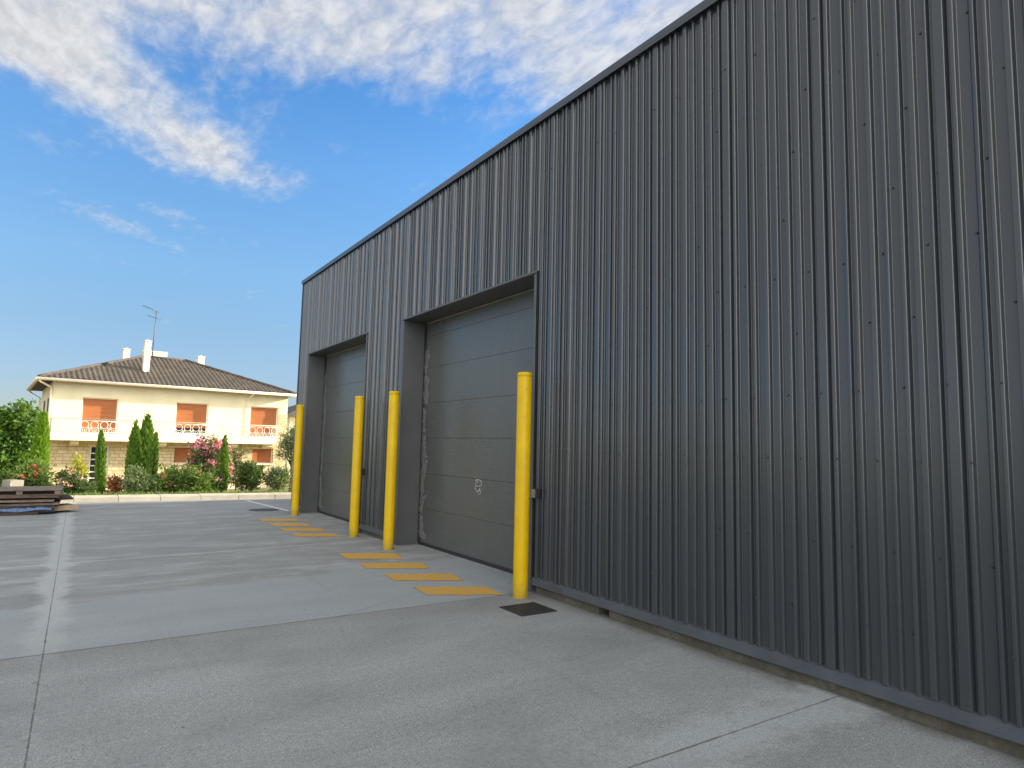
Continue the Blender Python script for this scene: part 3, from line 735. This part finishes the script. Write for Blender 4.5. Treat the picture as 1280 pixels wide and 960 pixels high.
mb = MB(); mb.box(-.06, WU+.06, -.06, -.012, -.3, Z(-.33)); mb.build('base_course', M['bracket'], house)
def shutter_window(h, y, zbot=None):
    a, b, c, d = h
    f = MB(); t = .05
    f.box(a+.002, a+t, y, y+.05, c+.002, d-.002); f.box(b-t, b-.002, y, y+.05, c+.002, d-.002); f.box(a+t+.001, b-t-.001, y, y+.05, d-t, d-.002); f.box(a+t+.001, b-t-.001, y, y+.05, c+.002, c+t)
    fo = f.build('window', M['white_paint'], house)
    s = MB(); s.box(a+t+.002, b-t-.002, y+.012, y+.035, (zbot if zbot else c+t)+.003, d-t-.002); s.build('shutter', M['shutter'], fo)
    if zbot:
        g = MB(); g.box(a+t+.003, b-t-.003, y+.036, y+.045, c+t+.002, d-t-.004); g.build('pane', M['glass'], fo)
        g = MB(); g.box(a+t+.003, b-t-.003, y+.010, y+.034, c+t+.002, Z(1.98)); g.build('lower_panel', M['white_paint'], fo)
    return fo
shutter_window(W1[0], .18); shutter_window(W1[1], .18, Z(2.21)); shutter_window(W1[2], .18)
for h in G1[1:]:
    fo = shutter_window(h, .2); s = MB(); s.box(h[0]-.08, h[1]+.08, -.09, .19, h[2]-.07, h[2]-.001); s.build('sill', M['slab_edge'], fo)
# glazed ground floor door
a, b, c, d = G1[0]; f = MB(); y = .16; t = .085
f.box(a+.002, a+t, y, y+.05, c, d-.003); f.box(b-t, b-.002, y, y+.05, c, d-.003); f.box(a+t, b-t, y+.002, y+.05, d-t, d-.003); f.box(a+t, b-t, y+.002, y+.05, c, c+.22)
mx_ = (a+b)/2; f.box(mx_-.03, mx_+.03, y+.004, y+.048, c+.221, d-t-.001)
nz = 6
for i in range(1, nz): zz = c+.22+(d-t-c-.22)*i/nz; f.box(a+t+.001, b-t-.001, y+.006, y+.046, zz-.026, zz+.026)
fo = f.build('glazed_door', M['white_paint'], house)
g = MB(); g.box(a+t+.003, b-t-.003, y+.02, y+.028, c+.222, d-t-.004); g.build('pane', M['glass'], fo)
st = MB(); st.box(a-.15, b+.15, -.5, -.061, -.3, c-.002); st.box(a-.25, b+.25, -.9, -.501, -.3, c-.22); st.build('doorstep', M['bracket'], house)
# balcony
BO = 1.1; bu0, bu1 = -.02, U(8.80)
mb = MB(); mb.box(bu0, bu1, -BO, .0, ZF-.33, ZF); bal = mb.build('balcony', M['slab_edge'], house, .015)
for u in (U(.83), U(4.0), U(6.95), U(8.5)):
    c_ = MB(); x0, x1 = u-.17, u+.17; zt = ZF-.331
    pr = [(0, zt), (-.85, zt), (-.85, zt-.14), (-.62, zt-.24), (0, zt-.26)]
    n = len(c_.v); c_.v += [(x0, y_, z_) for y_, z_ in pr] + [(x1, y_, z_) for y_, z_ in pr]; k5 = len(pr)
    c_.f += [tuple(range(k5)), tuple(reversed(range(k5, 2*k5)))]; c_.m += [0, 0]; c_.sm += [False, False]
    for i in range(k5): j = (i+1) % k5; c_.f.append((i, i+k5, j+k5, j)); c_.m.append(0); c_.sm.append(False)
    c_.build('corbel', M['bracket'], bal)
rl = MB(); ry = -BO+.05; zr = Z(2.42)
rl.tube([(bu0+.03, -.02, zr), (bu0+.03, ry, zr), (bu1-.03, ry, zr), (bu1-.03, -.02, zr)], .022, 6)
rl.tube([(bu0+.03, ry, ZF+.08), (bu1-.03, ry, ZF+.08)], .012, 5)
panels = [(U(.93), U(2.26)), (U(4.36), U(5.72)), (U(7.46), U(8.78))]
x = bu0+.03
while x < bu1-.02:
    if not any(p0 < x < p1 for p0, p1 in panels): rl.tube([(x, ry, ZF), (x, ry, zr)], .008, 4, caps=False)
    x += .115
for y_ in [ry+.14*i for i in range(1, 8)]: rl.tube([(bu0+.03, y_, ZF), (bu0+.03, y_, zr)], .008, 4, caps=False); rl.tube([(bu1-.03, y_, ZF), (bu1-.03, y_, zr)], .008, 4, caps=False)
rl.build('railing', M['rail_cream'], bal)
for p0, p1 in panels:
    pn = MB()
    for xx in (p0, p1): pn.tube([(xx, ry, ZF), (xx, ry, zr+.03)], .02, 6)
    pn.tube([(p0, ry-.004, zr-.08), (p1, ry-.004, zr-.08)], .014, 5); pn.tube([(p0, ry-.004, ZF+.10), (p1, ry-.004, ZF+.10)], .014, 5)
    n = 4; w_ = (p1-p0)/n; h0, h1 = ZF+.10, zr-.08; hc = (h0+h1)/2; hh = (h1-h0)/2
    for i in range(n):
        cx = p0+w_*(i+.5)
        pn.tube([(cx+w_*.40*math.cos(q*math.pi/9), ry, hc+hh*.3+hh*.62*math.sin(q*math.pi/9)) for q in range(18)], .013, 5, closed=True)
        for sgn in (-1, 1):
            pn.tube([(cx+sgn*w_*(.46-.34*(q/14)*abs(math.cos(q*.5))), ry, h0+hh*.95*abs(math.sin(q*.23))) for q in range(15)], .012, 5)
        pn.tube([(cx, ry, h0), (cx, ry, h0+hh*.5)], .012, 5)
    pn.build('ornate_panel', M['white_paint'], bal)
# eaves, roof
OV = .62; OS = .64
ex0, ex1, ey0, ey1 = -OS, U(9.72), -OV, DEPTH+OV
RZ0 = ZE+.10
half = (ey1-ey0)/2; slope = .385
mb = MB(); mb.box(ex0+.03, ex1-.03, ey0+.03, ey1-.03, ZE-.01, ZE+.035); mb.build('soffit', M['soffit'], house)
gt = MB()
for (a, b) in (((ex0-.05, ey0-.05), (ex1+.05, ey0-.05)), ((ex0-.05, ey0-.05), (ex0-.05, ey1)), ((ex1+.05, ey0-.05), (ex1+.05, ey1))):
    gt.tube([(a[0], a[1], ZE+.04), (b[0], b[1], ZE+.04)], .075, 10)
gt.build('gutter', M['gutter'], house)
mb = MB()
mb.box(ex0, ex1, ey0, ey0+.025, ZE-.04, ZE+.10); mb.box(ex0, ex0+.025, ey0+.026, ey1, ZE-.04, ZE+.10); mb.box(ex1-.025, ex1, ey0+.026, ey1, ZE-.04, ZE+.10)
mb.build('fascia', M['gutter'], house)
rf = MB()
def slope_face(L, H_, to):
    """corrugated hip-roof face of eave length L, run H_; to(s, t, z) -> local point"""
    tw = .235; ncol = int(L/tw)*6; rows = 15; vis = []
    for i in range(ncol+1):
        s = L*i/ncol; tm = min(H_, s, L-s)
        wv = .034*math.cos(2*math.pi*i/6)
        colv = []
        for j in range(rows+1):
            t = H_*j/rows; tt = min(t, tm)
            for lap in ((.022, 0) if 0 < j < rows else (0,)):
                z = RZ0 + tt*slope + wv + (lap if lap == 0 else .0) + (0 if lap else .018)
                colv.append(to(s, tt, z))
        vis.append(colv)
    m = len(vis[0])
    base = len(rf.v)
    for c_ in vis: rf.v.extend(c_)
    for i in range(ncol):
        for j in range(m-1):
            a = base+i*m+j; q = [a, a+m, a+m+1, a+1]
            pts = {tuple(round(x, 4) for x in rf.v[k]) for k in q}
            if len(pts) >= 3: rf.f.append(tuple(q)); rf.m.append(0); rf.sm.append(True)
LX, LY = ex1-ex0, ey1-ey0
slope_face(LX, half, lambda s, t, z: (ex0+s, ey0+t, z))
slope_face(LX, half, lambda s, t, z: (ex1-s, ey1-t, z))
slope_face(LY, half, lambda s, t, z: (ex0+t, ey1-s, z))
slope_face(LY, half, lambda s, t, z: (ex1-t, ey0+s, z))
roof = rf.build('roof', M['tile'], house)
rg = MB(); zr_ = RZ0+half*slope+.03
A_ = (ex0+half, ey0+half, zr_); B_ = (ex1-half, ey0+half, zr_)
rg.tube([A_, B_], .085, 8)
for c_, e in (((ex0, ey0), A_), ((ex0, ey1), A_), ((ex1, ey0), B_), ((ex1, ey1), B_)): 
    rg.tube([(c_[0]+(e[0]-c_[0])*q/14, c_[1]+(e[1]-c_[1])*q/14, RZ0+.035+(e[2]-RZ0-.035)*q/14+(.012 if q % 2 else 0)) for q in range(15)], .08, 8)
rg.build('ridge_tiles', M['tile'], roof)
def chimney(u, v, zt, wx, wy, cap=True):
    c_ = MB(); zb = Z(4.0); c_.box(u-wx, u+wx, v-wy, v+wy, zb, zt-.12)
    if cap:
        c_.box(u-wx-.03, u+wx+.03, v-wy-.03, v+wy+.03, zt-.119, zt-.06)
        c_.box(u-wx*.45, u+wx*.45, v-wy*.45, v+wy*.45, zt-.059, zt)
    else: c_.box(u-wx-.02, u+wx+.02, v-wy-.02, v+wy+.02, zt-.119, zt)
    c_.build('chimney', M['chim'], roof, .01)
chimney(U(3.45), 1.75, Z(6.17), .155, .19)
chimney(U(2.92), 4.4, Z(5.96), .17, .2)
chimney(U(4.52), 5.6, Z(6.05), .38, .2, False)
chimney(U(4.12), 6.6, Z(6.15), .3, .2, False)
chimney(U(6.30), 4.9, Z(5.98), .19, .22)
an = MB(); au, av, az = U(4.15), 5.0, Z(8.0)
an.tube([(au-.05, av, Z(5.7)), (au, av, az)], .028, 6)
an.tube([(au-.75, av-.1, az-.05+.28), (au+.15, av, az-.02)], .022, 5); an.tube([(au-.45, av, az-.32), (au+.35, av, az-.5)], .016, 5)
for i in range(7):
    q = -.75+.14*i; an.tube([(au+q, av-.28, az+.2-.32*(q+.75)), (au+q, av+.28, az+.2-.32*(q+.75))], .01, 4)
for i in range(4):
    q = -.4+.22*i; an.tube([(au+q, av-.35, az-.35-.2*(q+.4)), (au+q, av+.35, az-.35-.2*(q+.4))], .009, 4)
an.build('aerial', M['alu'], roof)
dp = MB(); 
dp.tube([(ex0+.02, ey0-.03, ZE+.0), (ex0+.08, ey0+.02, ZE-.10), (-.07, -.10, ZE-.32), (-.07, -.10, ZE-.5), (-.07, -.10, 0)], .05, 8)
dp.build('downpipe', M['gutter'], house)
dp = MB(); u = U(7.5); dp.tube([(u+.25, ey0-.04, ZE), (u+.2, ey0+.05, ZE-.12), (u, -.012, ZE-.40), (u, -.012, ZF+.01)], .032, 8); dp.build('downpipe', M['gutter'], house)
dp = MB(); dp.tube([(u-.05, -.07, ZF-.34), (u-.05, -.07, 0)], .04, 8); dp.build('downpipe', M['gutter'], house)
dp = MB(); dp.tube([(ex0, ey1-.1, ZE), (ex0+.1, ey1-.1, ZE-.12), (-.08, DEPTH-.2, ZE-.45), (-.08, DEPTH-.2, 0)], .05, 8); dp.build('downpipe', M['gutter'], house)
for v in (2.4, 5.6):
    sw = MB(); sw.box(-.03, -.001, v-.5, v+.5, Z(2.0), Z(3.3)); sw.build('side_shutter', M['rubber'], house)

# neighbouring house behind, to the right
nb = empty('neighbour_house', (at(359, 52), 52, -1.0), R(5)); tag(nb, 'pale house with brown tiled roof behind the olive tree, mostly hidden by the warehouse', 'house')
NZ = zat(362, 520, 52)+1.0
mb = MB(); mb.box(0, 10, 0, 8, -.3, NZ-.01); mb.build('wall', M['render'], nb)
mb = MB(); e = .5; zr2 = NZ+1.7
mb.quad((-e, -e, NZ), (10+e, -e, NZ), (10-3.5, 4, zr2), (3.5, 4, zr2)); mb.quad((10+e, 8+e, NZ), (-e, 8+e, NZ), (3.5, 4, zr2), (6.5, 4, zr2))
mb.tri((-e, 8+e, NZ), (-e, -e, NZ), (3.5, 4, zr2)); mb.tri((10+e, -e, NZ), (10+e, 8+e, NZ), (6.5, 4, zr2)); mb.build('roof', M['tile'], nb)

# ------------------------------------------------------------------ plants
def rdir(up=0.0):
    z = rng.uniform(-1, 1); a = rng.uniform(0, 2*math.pi); r = math.sqrt(1-z*z)
    return Vector((r*math.cos(a), r*math.sin(a), z+up)).normalized()
def leaf(mb, p, ax, L, W, mi=0):
    s = ax.cross(rdir())
    if s.length < 1e-3: return
    s.normalize(); n = ax.cross(s)
    b = p + ax*L; m = p + ax*(L*.5) + n*(L*.08)
    k = len(mb.v)
    mb.v += [tuple(p), tuple(m+s*W), tuple(b), tuple(m-s*W)]
    mb.f.append((k, k+1, k+2, k+3)); mb.m.append(mi); mb.sm.append(False)
def clump_crown(blobs, n, L, W, up=.3, droop=0):
    """leaves gathered on twigs inside a set of uneven blobs (x,y,z,rx,ry,rz)"""
    mb = MB(); wts = [b[3]*b[4]*b[5] for b in blobs]; tot = sum(wts)
    for b, wt in zip(blobs, wts):
        tw = max(6, int(n*wt/tot/14))
        for _ in range(tw):
            d = rdir(); rr = rng.uniform(.35, 1.0)**.6*rng.uniform(.86, 1.12)
            c = Vector((b[0]+d.x*b[3]*rr, b[1]+d.y*b[4]*rr, b[2]+d.z*b[5]*rr))
            td = (Vector((d.x, d.y, d.z+up))).normalized()
            for _ in range(14):
                q = c + td*rng.uniform(-.5, 1)*L*1.6 + rdir()*L*.7
                leaf(mb, q, (td*.8+rdir()+Vector((0, 0, -droop))).normalized(), L*rng.uniform(.7, 1.3), W*rng.uniform(.7, 1.3))
    return mb
def shrub_stems(h, r, n, rad=.012):
    mb = MB()
    for _ in range(n):
        a = rng.uniform(0, 6.28); rr = r*rng.uniform(.2, .9)
        e = Vector((rr*math.cos(a), rr*math.sin(a), h*rng.uniform(.6, .95)))
        mb.tube([(rng.uniform(-.06, .06), rng.uniform(-.06, .06), -.1), tuple(e*.5+Vector((0, 0, h*.06))), tuple(e)], [rad*1.6, rad*1.2, rad*.6], 5)
    return mb
def flower_mesh(pts, n, size, spread):
    mb = MB()
    for p in pts:
        for _ in range(n):
            q = Vector(p)+rdir()*spread*rng.random()
            leaf(mb, q, rdir(.3), size*rng.uniform(.7, 1.3), size*.5)
    return mb
def shrub(name, cat, px, Y, wpx, ytop, label, leafm, n=1500, L=.13, W=.022, flower=None, nf=0, fs=.06, up=.5, nb=7, fr=.12, group=None, ftop=.5, stems=7):
    X = at(px, Y); k = mpp(px, Y); zg = ground_z(Y, X); r = wpx*k/2; h = zat(px, ytop, Y)-zg
    t = empty(name, (X, Y, zg)); tag(t, label, cat, group)
    shrub_stems(h, r*.8, stems).build('stems', M['bark'], t)
    blobs = []
    for i in range(nb):
        a = rng.uniform(0, 6.28); rr = r*rng.uniform(.15, .62); z = h*rng.uniform(.30, .78)
        s = r*rng.uniform(.32, .52)
        blobs.append((rr*math.cos(a), rr*math.sin(a), z, s, s, min(h*.25, s*1.1)))
    blobs.append((0, 0, h*.42, r*.7, r*.7, h*.36)); blobs.append((r*rng.uniform(-.3, .3), 0, h*.80, r*.3, r*.3, h*.17))
    clump_crown(blobs, n, L, W, up).build('foliage', M[leafm], t)
    if flower:
        pts = []
        for _ in range(nf):
            b = rng.choice(blobs); d = rdir(.7)
            pts.append((b[0]+d.x*b[3]*1.05, b[1]+d.y*b[4]*1.05-.05, b[2]+d.z*b[5]*1.1))
        for p in pts: flower_mesh([p], 14, fs, fr).build('blossom', M[flower], t)
    return t
def cypress(px, Y, wpx, ytop, label, n, lean=0, group='slim cypresses in the garden', leafm='leaf_cyp'):
    X = at(px, Y); k = mpp(px, Y); zg = ground_z(Y, X); r = wpx*k/2; h = zat(px, ytop, Y)-zg
    t = empty('cypress_tree', (X, Y, zg)); tag(t, label, 'cypress', group)
    tr = MB(); tr.tube([(0, 0, -.1), (lean*.5, 0, h*.5), (lean, 0, h*.93)], [max(.03, r*.22), max(.02, r*.15), .008], 6); tr.build('trunk', M['bark'], t)
    mb = MB(); ribs = [(rng.uniform(0, 6.28), rng.uniform(.7, 1.0), rng.uniform(.78, 1.0)) for _ in range(9)]
    for _ in range(n):
        a0, am, top = rng.choice(ribs); a = a0+rng.gauss(0, .35)
        tt = rng.random()**.85*top
        prof = (1-(tt/top)**4.5)*(.62+.38*min(1, tt*3.2))
        rr = r*prof*am*rng.uniform(.45, 1.05)
        p = Vector((lean*tt+rr*math.cos(a), rr*math.sin(a), h*(.03+.97*tt)-.05))
        ax = Vector((math.cos(a)*.28, math.sin(a)*.28, 1)) + rdir()*.35
        leaf(mb, p, ax.normalized(), h*rng.uniform(.035, .065)+.06, .028*rng.uniform(.7, 1.3))
    mb.build('crown', M[leafm], t); return t
OG = 'flowering oleanders along the kerb'
shrub('oleander', 'shrub', 42, 23.6, 46, 577, 'broad oleander with reddish blossoms behind the board pile', 'leaf_ole', 2600, .15, .022, 'redpetal', 9, .06, group=OG, nb=9)
shrub('rose_bush', 'shrub', 92, 23.0, 38, 588, 'bush with pale pink and white blossoms right of the board pile', 'leaf_dark', 1700, .10, .026, 'palepink', 30, .07)
shrub('green_shrub', 'shrub', 8, 24.5, 26, 592, 'low green shrub behind the pale concrete block', 'leaf_ole', 1200, .13, .02)
shrub('green_shrub', 'shrub', 112, 22.6, 18, 604, 'low dark ground shrub between rose bush and lone slim cypress', 'leaf_dark', 700, .09, .022)
shrub('yellow_shrub', 'shrub', 99, 33.0, 16, 573, 'small bright yellow leaved shrub against the limestone wall', 'leaf_yellow', 260, .15, .04, up=.9, nb=3)
cypress(128, 24.0, 10, 539, 'slim cypress standing in front of the glazed door', 3200, -.12)
cypress(167.5, 27.0, 20, 527, 'left stem of the dense cypress clump below the balcony', 4200, .0)
cypress(180, 27.2, 20, 518, 'tallest cypress, middle of the dense clump below the balcony', 5200, .02)
cypress(189.5, 26.6, 11, 541, 'short narrow cypress on the right edge of the dense clump', 2400, .03)
shrub('grey_shrub', 'shrub', 174, 23.2, 36, 588, 'rounded grey green shrub at the foot of the cypress clump', 'leaf_grey', 2300, .11, .018, nb=9)
shrub('red_flower_plant', 'plant', 146, 27.0, 16, 598, 'small russet plant between lone slim cypress and grey green shrub', 'leaf_red', 450, .12, .035, nb=4)
shrub('oleander', 'shrub', 209, 23.4, 36, 592, 'oleander with a few russet tips right of the grey green shrub', 'leaf_ole', 2000, .15, .022, 'redpetal', 9, .06, group=OG, up=.9)
shrub('oleander', 'shrub', 243, 23.2, 40, 588, 'green oleander with red blossoms in front of the pink crape myrtle', 'leaf_ole', 2300, .15, .022, 'redpetal', 7, .06, group=OG, up=.9)
shrub('oleander', 'shrub', 266, 23.6, 24, 592, 'straggly oleander just left of the cypress by the crape myrtle', 'leaf_dark', 1000, .14, .022, 'palepink', 10, .06, group=OG, up=.9)
shrub('crape_myrtle', 'shrub', 260, 26.0, 64, 551, 'tall crape myrtle covered in pink blossom under the balcony', 'leaf_dark', 3000, .13, .03, 'pink', 98, .085, nb=12, fr=.2)
shrub('crape_myrtle', 'shrub', 296, 27.5, 22, 556, 'thin open crape myrtle with faded blossom right of the slim cypress', 'leaf_dark', 420, .13, .03, 'palepink', 14, .07, nb=6, fr=.15)
cypress(281, 24.2, 9, 543, 'slim cypress in front of the pink crape myrtle', 3000, -.05)
shrub('green_shrub', 'shrub', 315, 23.6, 28, 579, 'tall dark green shrub below the right ground floor shutter', 'leaf_dark', 2300, .13, .024, up=.8, nb=9)
shrub('green_shrub', 'shrub', 348, 23.6, 28, 588, 'pale green shrub left of the farthest yellow bollard', 'leaf_grey', 1700, .14, .02, up=.9)
# low ground cover at the back of the kerb
mb = MB()
for _ in range(6500):
    x = rng.uniform(-6, 7); y = kerb_y(x)+.78+abs(rng.gauss(0, .9)); 
    leaf(mb, Vector((x, y, ground_z(y, x)-.03)), (Vector((0, 0, 1))+rdir()*.9).normalized(), rng.uniform(.05, .2), .012)
tag(mb.build('grass', M['leaf_ole']), kind='stuff')

def tree(name, cat, px, Y, blobs_px, label, leafm, n, L, W, trunk_r=.12):
    X = at(px, Y); k = mpp(px, Y); zg = ground_z(Y, X)
    t = empty(name, (X, Y, zg)); tag(t, label, cat)
    blobs = []; tr = MB()
    zc = min(zat(px, b[1], Y)-zg-b[3]*k for b in blobs_px)
    top = Vector((0, 0, max(.6, zc)))
    tr.tube([(0, 0, -.2), (.04, .02, top.z*.5), tuple(top)], [trunk_r*1.3, trunk_r, trunk_r*.8], 8)
    for (bx, by, rx, rz) in blobs_px:
        x = (bx-px)*k; z = zat(px, by, Y)-zg; y = rng.uniform(-.4, .4)*rx*k
        blobs.append((x, y, z, rx*k, rx*k*.95, rz*k))
        e = Vector((x, y, z)); tr.tube([tuple(top*.8), tuple(top*.35+e*.65-Vector((0, 0, .1))), tuple(e)], [trunk_r*.6, trunk_r*.35, trunk_r*.12], 6)
    tr.build('trunk', M['bark'], t)
    clump_crown(blobs, n, L, W, .2, .2).build('crown', M[leafm], t)
    return t
tree('leafy_tree', 'tree', 12, 33, [(12, 560, 19, 22), (24, 532, 13, 15), (2, 535, 16, 17), (21, 513, 10, 11), (30, 555, 11, 15), (-12, 550, 20, 25), (8, 583, 22, 15), (32, 578, 11, 13), (9, 520, 9, 9), (-25, 575, 20, 20)], 'big leafy broadleaf tree left of the house', 'leaf_tree', 15000, .15, .05)
cypress(49, 30.0, 19, 516, 'bright green conifer between the leafy tree and the house', 5200, 0, 'conifers beside the house', 'leaf_bright')
tree('olive_tree', 'tree', 364, 30, [(362, 548, 9, 10), (370, 540, 8, 9), (353, 562, 8, 8), (366, 565, 10, 10), (356, 552, 6, 6), (374, 556, 8, 9)], 'grey green olive tree at the right end of the house', 'leaf_grey', 3600, .12, .018, .07)
